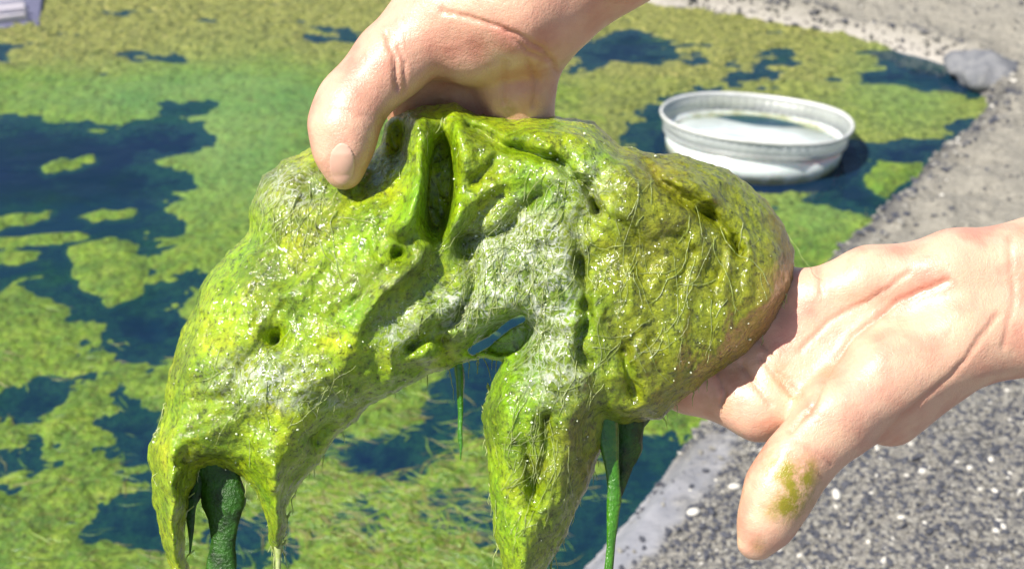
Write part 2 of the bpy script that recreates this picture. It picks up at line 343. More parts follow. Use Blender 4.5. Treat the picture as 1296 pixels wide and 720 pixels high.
# ------------------------------------------------------------------ floating algae
HOLES = [
 [(-300, 160), (-60, 152), (0, 151), (70, 150), (160, 158), (215, 152), (246, 156), (264, 185), (240, 196), (203, 206), (236, 224), (214, 246), (240, 284), (207, 292), (192, 330), (176, 362), (222, 361), (268, 350), (236, 372), (243, 410), (232, 438), (190, 453), (150, 455), (108, 430), (90, 400), (82, 384), (60, 372), (0, 368), (-300, 372)],
 [(-40, 494), (40, 495), (84, 492), (40, 508), (-40, 515)], [(-40, 584), (34, 587), (20, 596), (-40, 596)],
 [(150, 498), (176, 506), (192, 540), (197, 600), (240, 660), (240, 705), (205, 716), (170, 712), (100, 662), (150, 640), (188, 630), (182, 590), (164, 540)],
 [(240, 620), (290, 655), (345, 666), (352, 700), (322, 715), (240, 712)],
 [(452, 562), (500, 540), (548, 503), (575, 455), (600, 400), (690, 385), (680, 450), (655, 500), (615, 542), (562, 572), (522, 600), (492, 618), (478, 592)],
 [(742, 62), (798, 38), (834, 58), (892, 68), (850, 80), (790, 78), (750, 90), (715, 100), (705, 88)], [(380, 28), (462, 36), (458, 50), (400, 42)],
 [(180, 68), (236, 70), (226, 80), (186, 76)], [(-60, 58), (16, 60), (10, 78), (-60, 76)], [(205, 132), (262, 134), (240, 141), (205, 139)],
 [(786, 156), (840, 120), (900, 104), (965, 86), (985, 96), (915, 120), (862, 142), (855, 215), (800, 196)],
 [(1056, 160), (1110, 180), (1182, 172), (1236, 158), (1178, 222), (1120, 272), (1085, 258), (1100, 248), (1040, 246), (1050, 230)],
 [(1108, 66), (1180, 74), (1260, 98), (1235, 124), (1190, 112), (1120, 94)], [(975, 70), (1000, 66), (998, 80), (980, 80)],
 [(770, 560), (715, 650), (670, 730), (750, 730), (860, 590), (850, 545)],
 [(545, 640), (600, 632), (620, 655), (570, 662)], [(430, 640), (470, 655), (455, 668), (428, 660)],
]
ISL = [("thin algae streak, highest of those drifting in the dark water on the left", [(52, 212), (80, 201), (118, 197), (124, 205), (90, 213), (58, 219)]),
 ("thin algae strip at the left edge, uppermost of the strips touching that edge", [(-30, 283), (20, 270), (64, 268), (66, 277), (20, 288), (-30, 296)]),
 ("short flat algae strip alone in the dark water below the highest streak", [(100, 274), (130, 265), (168, 266), (166, 276), (120, 279)]),
 ("long algae strip at the left edge, directly above the round patch", [(-30, 303), (40, 297), (106, 290), (118, 300), (50, 310), (-30, 318)]),
 ("short algae strip at the left edge, lowest of those in the dark water", [(-30, 322), (20, 318), (54, 320), (50, 330), (-30, 338)]),
 ("rounded patch of floating algae in the middle of the dark water on the left", [(94, 312), (130, 303), (172, 312), (186, 335), (182, 368), (145, 386), (112, 370), (98, 345)]),
 ("small triangular algae patch against the concrete edge right of the white dish", [(1090, 222), (1120, 207), (1162, 207), (1150, 228), (1122, 248), (1094, 238)]),
 ("tiny round clot of algae near the left edge of the photo, beside dark water", [(10, 372), (28, 366), (40, 378), (28, 392), (14, 388)])]
ax_ = np.arange(-1.1, 1.15, .0032); ay_ = np.arange(.5, 2.45, .0032)
AX, AY = np.meshgrid(ax_, ay_, indexing='ij'); A2 = np.stack([AX, AY], -1); A3 = np.stack([AX, AY, 0*AX], -1)
pool_in = polysd(A2, POOL)
near_w = 1/(.6+AY)                                          # finer raggedness near by
wz = fbm(A3, .09, 5, 30, .6)
sdh = np.full(AX.shape, 9.)
for H_ in HOLES: sdh = np.minimum(sdh, -polysd(A2, ground(H_)))
APX = to_px(A3)
def blob(u, v, r, ru=None): return np.exp(-(((APX[..., 0]-u)/(ru or r))**2+((APX[..., 1]-v)/r)**2))
stringy = blob(520, 640, 90, 170)+.5*blob(60, 600, 160, 160)
smooth = np.clip(blob(230, 125, 34, 260)+blob(300, 190, 90, 110)+.7*blob(1150, 110, 60, 90)+.8*blob(1040, 270, 40, 60), 0, 1)
olive = np.clip(sstep(120-APX[..., 1]-20*wz, 0, 50)*(1-.6*smooth)+.75*sstep(APX[..., 0]+60*wz, 640, 800)*sstep(300-APX[..., 1], 0, 80)*(1-.5*smooth), 0, 1)
e0 = np.minimum(sdh/.026, 2.2)+wz*.85-.20+.75*np.minimum(fbm(A3*[.6, 1.4, 1], .075, 4, 401)+.15, 0)*(1+.8*olive)*(1-.5*smooth)*2.2+.25*fbm(A3, .018, 3, 47)*(1+stringy)
hm = np.where(e0 > 0, np.clip(e0, 0, 1.)*.0042, np.clip(e0, -3, 0)*.0030)
hm += (fbm(A3, .022, 4, 40, .65)*.0032+ridged(A3*[1, 2.2, 1], .016, 2, 44)*.0026*stringy)*(1-.6*smooth)*(.5+.5*sstep(sdh, 0, .04))
hm -= stringy*.0030+smooth*.0018
hm += ridged(A3, .05, 3, 60)*.0012
sub = blob(195, 408, 22, 60)+blob(760, 640, 60, 70)+.6*blob(60, 345, 15, 50)
hm = np.maximum(hm, -.010-.02*(1-np.clip(sub, 0, 1)))
ringc = ground([(957, 190)])[0]
hm = np.where(((AX-ringc[0])**2+(AY-ringc[1])**2) < .145**2, -.02, hm)
thin = sstep(hm+fbm(A3, .012, 3, 66)*.002, -.0075, -.002)
ok = (hm > -.0085) & (pool_in > -.02)
def cut(mask, hh, name, attrs, mat=MM):
    fm = mask[:-1, :-1] & mask[1:, :-1] & mask[1:, 1:] & mask[:-1, 1:]
    I = np.arange(mask.size).reshape(mask.shape); F = np.stack([I[:-1, :-1], I[1:, :-1], I[1:, 1:], I[:-1, 1:]], -1)[fm]
    u, inv = np.unique(F, return_inverse=True); P = np.stack([AX, AY, hh], -1).reshape(-1, 3)[u]
    return mesh(name, P, inv.reshape(-1, 4), mat, attrs={k: v.ravel()[u] for k, v in attrs.items()})
o = cut(ok, hm, 'floating_algae', dict(olive=olive, smooth=smooth, thin=thin)); tag(o, 'ragged mats of floating green algae covering most of the pool surface', 'algae', 'stuff')
for lab, pl in ISL:
    pg = ground(pl); lo = pg.min(0)-.03; hi = pg.max(0)+.03
    s = polysd(A2, pg); hi_ = np.clip(s/.012+wz*.35, -1.5, 1)*.004+fbm(A3, .02, 4, 71)*.0025
    msk = (AX > lo[0]) & (AX < hi[0]) & (AY > lo[1]) & (AY < hi[1]) & (hi_ > -.0055)
    z_ = cut(msk, hi_+.0006, 'algae_patch', dict(olive=olive*0, smooth=smooth*.5, thin=sstep(hi_, -.005, -.001)))
    rehome(z_, (*pg.mean(0), 0)); tag(z_, lab, 'algae patch', group='small algae patches drifting on the water')

def hmat(x, y):
    i = min(max(int((x-ax_[0])/.0032), 0), len(ax_)-1); j = min(max(int((y-ay_[0])/.0032), 0), len(ay_)-1); return hm[i, j] if pool_in[i, j] > .004 else -1
PP = []; FF = []; base = 0; mi = []
for _ in range(2400):
    k = RS.rand()
    if k < .8: u, v = 500+RS.randn()*110, 640+RS.randn()*60
    elif k < .85: u, v = RS.uniform(-20, 300), RS.uniform(430, 730)
    else: u, v = RS.uniform(-20, 1220), RS.uniform(20, 720)
    x, y = ground([(u, v)])[0]; a = RS.randn()*.5-.35; rad = .0002+.0004*RS.rand(); path = []
    for i in range(RS.randint(4, 9)):
        z = hmat(x, y)
        if z < -.0035: break
        path.append((x, y, max(z, -.0005)+rad*.6)); a += RS.randn()*.3; x += .006*math.cos(a); y += .006*math.sin(a)
    if len(path) < 3: continue
    path = np.array(path); T_ = path[1:]-path[:-1]; nn = np.array([-T_[0][1], T_[0][0], 0]); nn /= max(np.linalg.norm(nn), 1e-9)
    w_ = rad*np.sin(np.linspace(.25, 2.9, len(path)))[:, None]*1.6
    P = np.concatenate([path-nn*w_, path+np.array([0, 0, 1])*w_, path+nn*w_]); m_ = len(path)
    F = [(i, i+1, m_+i+1, m_+i) for i in range(m_-1)]+[(m_+i, m_+i+1, 2*m_+i+1, 2*m_+i) for i in range(m_-1)]
    PP.append(P); FF.append(np.array(F)+base); base += 3*m_; mi += [RS.randint(3)]*len(F)
MQ = [mat_simple('strand_yellow', (.20, .30, .03), .3, (.13, .22, .015), 200, .0005), mat_simple('strand_green', (.10, .20, .02), .3, (.05, .12, .015), 200, .0005), mat_simple('strand_olive', (.20, .19, .05), .35, (.12, .12, .03), 200, .0005)]
tag(mesh('algae_strands', np.concatenate(PP), np.concatenate(FF), None, matidx=mi, mats=MQ), 'short stringy green strands matted over the floating algae', 'algae strands', 'stuff')

# ------------------------------------------------------------------ gravel, pebbles, rock, slab
def ico():
    import bmesh
    b = bmesh.new(); bmesh.ops.create_icosphere(b, subdivisions=1, radius=1); v = np.array([x.co[:] for x in b.verts]); f = np.array([[y.index for y in x.verts] for x in b.faces]); b.free(); return v, f
IV, IF = ico()
def hgt(x, y):
    i = np.clip(np.searchsorted(gx, x), 0, ni-1); j = np.clip(np.searchsorted(gy, y), 0, nj-1); return h[i, j], sd[i, j], lip[i, j]
pts = []
xy = np.concatenate([np.stack([RS.uniform(.0, 1.3, 34000), RS.uniform(.5, 2.3, 34000)], -1), np.stack([RS.uniform(.05, .75, 52000), RS.uniform(.68, 1.1, 52000)], -1)])
hz, sz, lz = hgt(xy[:, 0], xy[:, 1]); pr = np.where(xy[:, 1] < 1.05, 1, .62)*np.where(lz > .3, .07, 1)
sel = (sz > .004) & (RS.rand(len(xy)) < np.where((sz < .05) & (xy[:, 1] > .95), .9, pr*.75))
xy = xy[sel]; hz = hz[sel]; n = len(xy)
r = (.0009+.0026*RS.rand(n)**3)*np.where((sz[sel] < .05) & (xy[:, 1] > .95), 1.9, 1.); V = []; ang = RS.rand(n)*6.28
def stones(c, r, ang, flat=.55, jit=.22):
    n = len(c); v = IV[None]*(1+jit*RS.randn(n, len(IV), 1)); v = v*np.stack([1+.5*RS.rand(n), .6+.4*RS.rand(n), np.full(n, flat)], -1)[:, None]
    x = v[..., 0]*np.cos(ang)[:, None]-v[..., 1]*np.sin(ang)[:, None]; y = v[..., 0]*np.sin(ang)[:, None]+v[..., 1]*np.cos(ang)[:, None]
    return (np.stack([x, y, v[..., 2]], -1)*r[:, None, None]+c[:, None]).reshape(-1, 3), (IF[None]+(np.arange(n)*len(IV))[:, None, None]).reshape(-1, 3)
c = np.column_stack([xy, hz+r*.15]); P, F = stones(c, r, ang)
mi = np.repeat(RS.choice(3, n, p=[.50, .48, .02]), len(IF))
tag(mesh('gravel', P, F, None, smooth=False, matidx=mi, mats=MSt), 'fine grey gravel grit bedded in the concrete beside the pool', 'gravel', 'stuff')
PEB = [(878, 650, 9, 2, 'cream pebble on the smooth concrete lip left of the pointing thumb'), (1058, 628, 10, 2, 'white pebble on the gravel just right of the lower thumb'),
       (1072, 616, 10, 0, 'navy blue chip of stone touching the white pebble right of the lower thumb'), (900, 648, 7, 0, 'dark chip of stone right of the cream pebble on the concrete lip'),
       (930, 617, 7, 2, 'pale yellow pebble against the left side of the lower thumb'), (1262, 662, 7, 2, 'off-white pebble alone in the gravel near the lower right corner'),
       (1094, 36, 7, 0, 'dark stone lying alone on the pale far bank')]
for u, v, rp, k, lab in PEB:
    q = ground([(u, v)], .035 if v > 300 else .035)[0]; z, _, _ = hgt(np.array([q[0]]), np.array([q[1]])); q = ground([(u, v)], z[0])[0]
    dd = math.hypot(q[0], q[1], CAM_H); rr = rp*K*dd
    v_, f_ = stones(np.array([[0, 0, rr*.3]]), np.array([rr]), RS.rand(1)*6, .7, .08)
    o = mesh('pebble', v_, f_, MSt[k], smooth=False); o.location = (*q, z[0]); tag(o, lab, 'pebble')
    o.modifiers.new('round', 'SUBSURF').render_levels = 2; o.modifiers['round'].levels = 1; o.data.polygons.foreach_set('use_smooth', [True]*len(f_))
def lump(name, u, v, size, mat, lab, cat, seed):
    q = ground([(u, v)], .02)[0]; st = .005; lo = -np.array(size)*1.35; ax, G = gridpts(lo, -lo, st)
    f = (np.linalg.norm(G/np.array(size), axis=-1)-1)*min(size)+fbm(G, .06, 4, seed)*.009+ridged(G, .03, 2, seed+3)*.0015
    p, qd = nets(f, lo, st); p = relax(p, qd, 1); z, _, _ = hgt(np.array([q[0]]), np.array([q[1]]))
    o = mesh(name, p, qd, mat); o.location = (*q, z[0]-.004); return tag(o, lab, cat)
lump('rock', 1256, 92, (.066, .075, .030), MRock, 'rounded blue-grey boulder at the far right corner of the pool', 'rock', 3)
# pale ribbed slab in the top left corner
sl_loc = ground([(-6, 18)], .02)[0]
slab = empty('ribbed_slab', (*sl_loc, 0.0), 'pale ribbed slab breaking the surface in the top left corner of the photo', 'slab')
def box(c, s, rz=0, n=1, jit=0):
    v = np.array([(x, y, z) for x in (-1, 1) for y in (-1, 1) for z in (-1, 1)], float)*np.array(s)/2
    v += RS.randn(8, 3)*jit; ca, sa = math.cos(rz), math.sin(rz); v = np.column_stack([v[:, 0]*ca-v[:, 1]*sa, v[:, 0]*sa+v[:, 1]*ca, v[:, 2]])+c
    return v, np.array([(0, 1, 3, 2), (4, 6, 7, 5), (0, 4, 5, 1), (2, 3, 7, 6), (0, 2, 6, 4), (1, 5, 7, 3)])
MSl = mat_simple('slab_stone', (.55, .50, .52), .7, (.42, .40, .46), 60, .002); MSd = mat_simple('slab_dark', (.16, .16, .24), .7, (.10, .10, .17), 60, .002)
def bev(o, w): m = o.modifiers.new('bevel', 'BEVEL'); m.width = w; m.segments = 2; return o
v_, f_ = box((-.05, .05, -.002), (.22, .19, .02), .25, jit=.004); bev(mesh('base', v_, f_, MSd, slab), .004)
for i in range(7):
    v_, f_ = box((-.045-.010*i+.02, -.025+.026*i, .012), (.17, .013, .012), .38, jit=.002); bev(mesh('rib', v_, f_, MSl, slab), .003)

# ------------------------------------------------------------------ white plastic dish floating on the pool
def lathe(prof, n=256):
    prof = np.array(prof); a = np.arange(n)/n*2*math.pi; m = len(prof)
    P = np.stack([prof[:, 0][:, None]*np.cos(a), prof[:, 0][:, None]*np.sin(a), np.repeat(prof[:, 1][:, None], n, 1)], -1).reshape(-1, 3)
    F = [(i*n+j, i*n+(j+1) % n, ((i+1) % m)*n+(j+1) % n, ((i+1) % m)*n+j) for i in range(m) for j in range(n)]
    return P, np.array(F)
HD = .047; dc = ground([(957, 150)], HD)[0]; dd = math.hypot(dc[0], dc[1], CAM_H-HD); R = 116*K*dd
dish = empty('plastic_tub', (*dc, 0), 'round white plastic tub with a cloudy upper band floating open among the algae', 'tub')
dish.rotation_euler = (math.radians(-7.5), math.radians(2), 0)
def wob(P, a=.0015):
    t = np.arctan2(P[:, 1], P[:, 0]); P = P.copy(); P[:, :2] *= (1+.02*np.cos(2*t+.6)+.006*np.sin(5*t))[:, None]; P[:, 2] += a*np.sin(3*t+1)*np.hypot(P[:, 0], P[:, 1])/R; return P
t_ = .0018; R0 = R*.93
def ribm(P): t = np.arctan2(P[:, 1], P[:, 0]); m = 1+.004*np.cos(t*64); return np.column_stack([m, m, np.ones(len(P))])
P, F = lathe([(R0*.95, -.03), (R0, HD*.5), (R0-t_, HD*.5), (R0*.95-t_, -.028)]); mesh('wall', wob(P), F, MP, dish)
P, F = lathe([(R0+.001, HD*.5), (R*.985, HD-.003), (R*.985-t_, HD-.003), (R0-t_, HD*.5+.0005)]); mesh('upper_band', wob(P*ribm(P)), F, MR, dish)
P, F = lathe([(R*.975, HD-.004), (R*1.0, HD-.003), (R*1.004, HD), (R*.992, HD+.0022), (R*.972, HD+.0005), (R*.968, HD-.002)]); mesh('rim', wob(P), F, MR2, dish)
P, F = lathe([(R0+.0035, HD*.5+.003), (R0+.0038, HD*.5-.002), (R0-.001, HD*.5-.003), (R0-.001, HD*.5+.0035)]); mesh('ridge', wob(P), F, MR, dish)
P, F = lathe([(.0001, .012), (R*.5, .012), (R0*.975, .013), (R0*.975, .009), (R*.5, .009), (.0001, .009)]); mesh('floor', wob(P), F, ML, dish)

# ------------------------------------------------------------------ hands
def hand(name, parts, k, lo, hi, st, creases, stain, lab):
    def field(G):
        G = G+np.stack([vn(G, 60, 90)*3, vn(G, 60, 91)*3, vn(G, 60, 92)*3], -1)
        return smin([cone(G, a, b) for a, b in parts], k)
    ax, G = gridpts(lo, hi, st); f = field(G)+fbm(G, 45, 2, 50)*1.2
    p, q = nets(f, lo, st); p, q = keep_big(p, q, .2); p = relax(p, q, 3); N = vnormals(p, q)
    red = np.zeros(len(p)); dsp = np.zeros(len(p)); front = sstep(-N[:, 2], -.1, .4)
    uv = p[:, :2]
    for pl, wd, dp in creases:
        e = np.exp(-(linedist(uv+np.stack([vn(p, 14, 5), vn(p, 14, 6)], -1)*1.5, pl)/wd)**2)*front; dsp -= e*dp*.8; red += np.exp(-(linedist(uv, pl)/(wd*2.0))**2)*front*min(dp/5, .8)
    p = p+N*dsp[:, None]
    sta = np.zeros(len(p))
    for u, v, r_, s_ in stain: sta += s_*np.exp(-((uv[:, 0]-u)**2+(uv[:, 1]-v)**2)/r_**2)
    return p, q, np.clip(red, 0, 1), np.clip(sta, 0, 1), field
C_ = lambda *pts: list(zip(pts[:-1], pts[1:]))
# right hand: palm up, four fingers under the clump, thumb pointing down
RH = []
RH += C_((1560, 290, 40, 62), (1330, 328, 30, 54), (1215, 345, 22, 50), (1100, 352, 22, 36), (1035, 372, 34, 30))    # ulnar side, hypothenar
RH += C_((1560, 390, 40, 66), (1330, 415, 28, 54), (1240, 425, 18, 58))
RH += C_((1330, 380, 24, 50), (1190, 395, 30, 44), (1020, 415, 40, 34))
RH += C_((1250, 400, 30, 46), (1130, 430, 34, 40), (985, 470, 34, 38))
RH += C_((1240, 420, 24, 50), (1120, 470, 30, 46), (965, 515, 26, 39))
RH += C_((1215, 430, 0, 56), (1130, 478, -16, 52), (1068, 525, -34, 48), (1010, 585, -52, 42), (988, 622, -58, 40), (970, 660, -58, 32), (956, 688, -54, 21))   # thumb
RH += C_((1190, 470, 22, 44), (1130, 520, 18, 44))
RH += C_((965, 515, 26, 38), (872, 482, 48, 35), (800, 452, 66, 31), (742, 420, 62, 28))      # fingers
RH += C_((985, 470, 38, 36), (880, 430, 66, 34), (800, 395, 80, 31), (735, 370, 72, 28))
RH += C_((1000, 425, 42, 33), (900, 380, 68, 32), (830, 345, 80, 30), (775, 320, 72, 27))
RH += C_((1030, 380, 40, 30), (940, 345, 60, 27), (880, 318, 74, 25), (835, 300, 68, 22))
CR = [([(905, 468), (918, 498), (912, 512)], 2.6, 5), ([(938, 462), (960, 492), (975, 512)], 2.6, 5), ([(962, 452), (985, 478), (1003, 500)], 2.8, 5), ([(985, 470), (1012, 492), (1022, 520)], 2.4, 3),
      ([(1000, 545), (1030, 510), (1048, 470), (1080, 425), (1140, 380), (1200, 355)], 3.2, 5.5), ([(1010, 445), (1050, 405), (1110, 375), (1150, 345)], 2.6, 4),
      ([(1035, 335), (1040, 372)], 2.4, 4), ([(1010, 560), (1035, 572), (1052, 588)], 2.2, 2.5), ([(1000, 575), (1028, 592), (1040, 604)], 2.2, 2.5), ([(962, 640), (985, 650)], 2, 1.6),
      ([(1110, 560), (1150, 520), (1210, 470), (1262, 400)], 3.4, 4.5), ([(1278, 300), (1284, 380), (1270, 440)], 3, 3), ([(955, 425), (978, 448)], 2.2, 3), ([(1020, 520), (1036, 528)], 2, 2)]
ST = [(840, 515, 22, .5), (930, 455, 14, .4), (1000, 505, 10, .3), (1050, 470, 12, .15), (985, 592, 16, 1.2), (1012, 612, 22, 1.3), (1000, 640, 18, 1.3), (975, 645, 12, .6), (1022, 590, 12, .6), (960, 690, 9, .4), (905, 500, 26, .25), (985, 478, 20, .25)]
p, q, red, sta, fR = hand('hand', RH, 9, (690, 230, -150), (1600, 740, 160), 4., CR, ST, '')
hc = near(np.array([1150, 440, 20.]))
hr = mesh('hand', near(p), q, MS, attrs=dict(red=red, stain=sta)); rehome(hr, hc)
tag(hr, 'open right-hand palm under the algae clump, thumb pointing down over the gravel', 'hand')
# upper hand: comes from the top, thumb in front of the clump, fingers behind it
LH = []
LH += C_((930, -230, -30, 100), (770, -85, -46, 94), (665, 5, -44, 80), (600, 40, -26, 66))
LH += C_((700, -40, -66, 60), (650, -5, -72, 66), (575, 5, -52, 60))
LH += C_((600, -10, -10, 60), (545, 30, -36, 48), (492, 80, -50, 44), (446, 130, -56, 40), (434, 160, -62, 39), (434, 190, -62, 32), (436, 218, -58, 20))      # thumb
LH += C_((660, 20, 0, 60), (655, 75, 18, 36), (652, 108, 8, 34), (655, 200, 50, 32), (650, 280, 56, 26))
LH += C_((600, 20, 24, 60), (570, 95, 62, 42), (568, 150, 76, 34), (560, 240, 60, 30), (555, 300, 58, 26))
LH += C_((620, 20, 24, 60), (612, 95, 60, 40), (612, 160, 76, 34), (606, 255, 64, 30), (604, 320, 60, 26))
LH += C_((690, 30, -10, 50), (672, 95, 4, 24), (672, 128, 20, 20), (684, 190, 44, 22), (690, 250, 50, 20))
LH += C_((540, 60, 20, 50), (522, 108, 52, 36), (530, 150, 70, 32), (525, 220, 60, 28))
CR = [([(488, 42), (500, 70), (503, 112)], 3.0, 6), ([(500, 46), (512, 80), (512, 118)], 2.4, 3.5), ([(560, 14), (610, 28), (655, 44), (690, 66), (705, 92)], 3, 4),
      ([(640, 40), (668, 66), (700, 80)], 2.4, 3), ([(412, 138), (440, 142), (470, 150)], 2.4, 1.6), ([(668, 78), (678, 100), (676, 135)], 2.6, 4), ([(640, 80), (636, 130)], 3, 3)]
p, q, red, sta, fL = hand('hand', LH, 9, (370, -340, -180), (1040, 360, 130), 4., CR, [(436, 238, 14, .5), (640, 142, 14, .6), (560, 140, 16, .5), (488, 150, 12, .4)], '')
red = np.clip(red+.38+.5*vn(p, 50, 77)+.40*np.exp(-((p[:, 0]-470)**2+(p[:, 1]-100)**2)/45**2), 0, 1)
hl = mesh('hand', near(p), q, MS, attrs=dict(red=red, stain=sta)); rehome(hl, near(np.array([600, 60, 0.])))
tag(hl, 'hand reaching down from the top, gripping the clump with thumb in front', 'hand')
lo = (400, 150, -130); ax, G = gridpts(lo, (480, 250, -30), 1.6); fh = fL(G)
reg = np.sqrt(((G[..., 0]-433)/16.5)**2*1.+((G[..., 1]-208)/27)**2)-1
f = np.maximum(np.maximum(fh-.5, -(fh+2.5)), reg*14); f = np.maximum(f, G[..., 2]+62)
p, q = nets(f, lo, 1.6); p = relax(p, q, 2)
mesh('thumbnail', near(p)-np.array(hl.location), q, MN, hl)

# ------------------------------------------------------------------ the clump of algae held between the hands
OUT = [(512, 146), (530, 134), (575, 129), (606, 146), (650, 152), (700, 147), (750, 158), (790, 188), (830, 194), (870, 199), (920, 214), (962, 245), (986, 280), (1001, 320), (1001, 360),
       (986, 402), (950, 442), (903, 476), (862, 506), (836, 526), (795, 534), (762, 532), (759, 562), (747, 602), (727, 650), (708, 690), (690, 730), (684, 790), (655, 790), (638, 725), (628, 680),
       (619, 600), (612, 520), (622, 482), (638, 456), (616, 450), (598, 456), (560, 467), (512, 487), (472, 507), (432, 547), (402, 582), (378, 612), (365, 640), (357, 690), (350, 700), (343, 684), (340, 652),
       (326, 622), (304, 600), (270, 590), (248, 598), (238, 622), (236, 660), (238, 720), (238, 790), (224, 790), (216, 720), (206, 690), (194, 620), (190, 562), (204, 530), (214, 470), (228, 430), (244, 390),
       (264, 345), (290, 320), (314, 298), (319, 258), (334, 225), (360, 204), (395, 188), (440, 196), (470, 200), (484, 186), (488, 160), (498, 148)]
st = 3.; lo = (165, 105, -150); ax, G = gridpts(lo, (1030, 800, 120), st)
U2 = G[:, :, 0, :2].astype(np.float32); U3 = np.concatenate([U2, np.zeros(U2.shape[:-1]+(1,))], -1)
wu = np.stack([fbm(U3, 34, 3, 101), fbm(U3, 34, 3, 102)], -1)*4.5
s = polysd(U2+wu, OUT)
def bl(u, v, ru, rv, a=0):
    c_, s_ = math.cos(math.radians(a)), math.sin(math.radians(a)); dx, dy = U2[..., 0]-u, U2[..., 1]-v
    return np.exp(-(((dx*c_+dy*s_)/ru)**2+((-dx*s_+dy*c_)/rv)**2))
def ln(pts, w): return np.exp(-(linedist(U2+wu*1.3, pts)/w)**2)
RR = 75.; sc_ = np.clip(s, 0, RR); T = 62*np.sqrt(np.clip(1-(1-sc_/RR)**2, 0, 1))
rel = 34*bl(350, 450, 130, 95, -35)+24*bl(480, 370, 110, 70, -30)+22*bl(740, 215, 90, 42, 25)+26*bl(850, 370, 120, 100)+14*bl(690, 520, 60, 60)+10*bl(440, 270, 80, 50)
rel += 15*ln([(640, 178), (715, 178), (775, 205), (795, 260), (760, 300)], 22)+12*ln([(690, 260), (705, 300), (700, 350)], 20)+12*ln([(830, 215), (900, 250), (950, 310), (965, 380)], 20)
rel += 34*ln([(522, 145), (536, 195), (528, 250), (506, 290)], 12)+12*ln([(585, 160), (590, 215), (575, 280)], 13)+10*ln([(645, 480), (640, 560), (652, 640), (662, 720)], 16)+10*ln([(735, 470), (725, 560), (700, 640)], 16)
rel += 10*ln([(330, 560), (352, 620), (350, 690)], 14)+10*ln([(230, 520), (215, 600), (225, 700)], 12)+10*ln([(560, 300), (500, 350), (440, 400)], 30)
groove = 26*ln([(596, 158), (650, 190), (700, 198), (742, 232), (752, 270)], 7)+26*ln([(800, 192), (838, 232), (880, 262), (925, 300), (936, 318)], 7)*.8+11*ln([(905, 268), (928, 292), (938, 312)], 10)
groove += 6*ln([(880, 320), (895, 345), (910, 350)], 9)+13*ln([(693, 530), (688, 580), (676, 640)], 9)+9*ln([(664, 560), (672, 620)], 7)+16*ln([(590, 300), (600, 350), (580, 400), (520, 440)], 9)
groove += 20*ln([(400, 560), (440, 525), (500, 490), (570, 455)], 12)+14*ln([(600, 300), (640, 290), (680, 250)], 9)+18*ln([(735, 330), (742, 400), (735, 460)], 9)+12*ln([(790, 440), (800, 500)], 8)
groove += 30*bl(350, 430, 12, 14)+22*bl(505, 322, 10, 8)+16*bl(560, 430, 14, 8)
groove *= 1.25
groove += 170*np.clip(bl(556, 236, 13, 46, 4)*1.8, 0, 1)+110*np.clip(bl(638, 428, 30, 19, -25)*1.5, 0, 1)+42*np.clip(bl(500, 172, 14, 26)*1.6, 0, 1)
groove -= 26*bl(638, 430, 14, 11)
wv_ = np.stack([fbm(U3, 110, 3, 301), fbm(U3, 110, 3, 302)], -1)*30; Uw = U2+wv_
A_ = np.stack([(Uw[..., 0]-Uw[..., 1])*.71/4.2, (Uw[..., 0]+Uw[..., 1])*.71, 0*Uw[..., 0]], -1)
th = np.arctan2(Uw[..., 1]-360, Uw[..., 0]-690); rr_ = np.hypot(Uw[..., 1]-360, Uw[..., 0]-690)
B_ = np.stack([th*170/4.2, rr_, 0*th], -1); Cq = np.stack([Uw[..., 0], Uw[..., 1]/4.2, 0*th], -1)
wL = sstep(620-U2[..., 0]-.3*(U2[..., 1]-360), -40, 60); wB = sstep(U2[..., 1], 470, 540)*(1-wL)
def fold(q, sc, sd_): return ridged(q, sc, 2, sd_)
flow = wL*(fold(A_, 46, 310)*9+fold(A_, 19, 313)*3.2)+(1-wL-wB)*(fold(B_, 44, 320)*8+fold(B_, 17, 323)*3.2)+wB*(fold(Cq, 36, 330)*9+fold(Cq, 15, 333)*3)
fine3 = fbm(U3, 70, 3, 120, .5)*8+flow+ridged(U3, 12, 2, 140)*.9
edge = sstep(s, 0, 22)
Tf = T+(rel-groove+fine3)*edge; Tb = T*.75+fine3*edge*.6
Tf = np.maximum(Tf, -T*.70)
c0 = (10+18*np.sin(U2[..., 0]/140.)+fbm(U3, 90, 2, 160)*10+ 14*bl(560, 160, 120, 60))[..., None]
c0 = c0+(-22*bl(360, 600, 200, 160)+20*bl(420, 215, 90, 60))[..., None]
w = G[..., 2]; f = np.where(w < c0, (c0-w)-Tf[..., None], (w-c0)-Tb[..., None])
so_ = np.minimum(s, 0)[..., None]; f = np.where(so_ < 0, np.sqrt(so_**2+np.maximum(np.abs(w-c0)-2, 0)**2), f)
f = f + (vn(G, 30, 170)*2.4+vn(G, 12, 171)*.6)*edge[..., None]
slit = linedist(U2+wu*.8, [(598, 446), (622, 428), (642, 410), (662, 404)]); f = np.maximum(f, (6-slit)[..., None])
p, q = nets(f.astype(np.float32), lo, st); del f
p, q = keep_big(p, q, .05); p = relax(p, q, 3, .5); N = vnormals(p, q)
p = p+N*((ridged(p*[1, .45, 1], 9, 2, 180)*.8+fbm(p, 6, 2, 190)*.7*(.4+np.clip(vn(p, 60, 195)+.3, 0, 1))))[:, None]
def bp(u, v, r, r2=None): return np.exp(-((p[:, 0]-u)/(r2 or r))**2-((p[:, 1]-v)/r)**2)
foam = np.clip(1.25*bp(655, 320, 46, 55)+.8*bp(600, 390, 30, 60)+.7*bp(700, 390, 60, 30)+.55*bp(365, 240, 34, 45)+.6*bp(340, 480, 36, 70)+.4*bp(700, 470, 50)+.5*bp(500, 420, 30)+.4*bp(735, 240, 50)+.35*bp(450, 510, 10, 90), 0, 1)
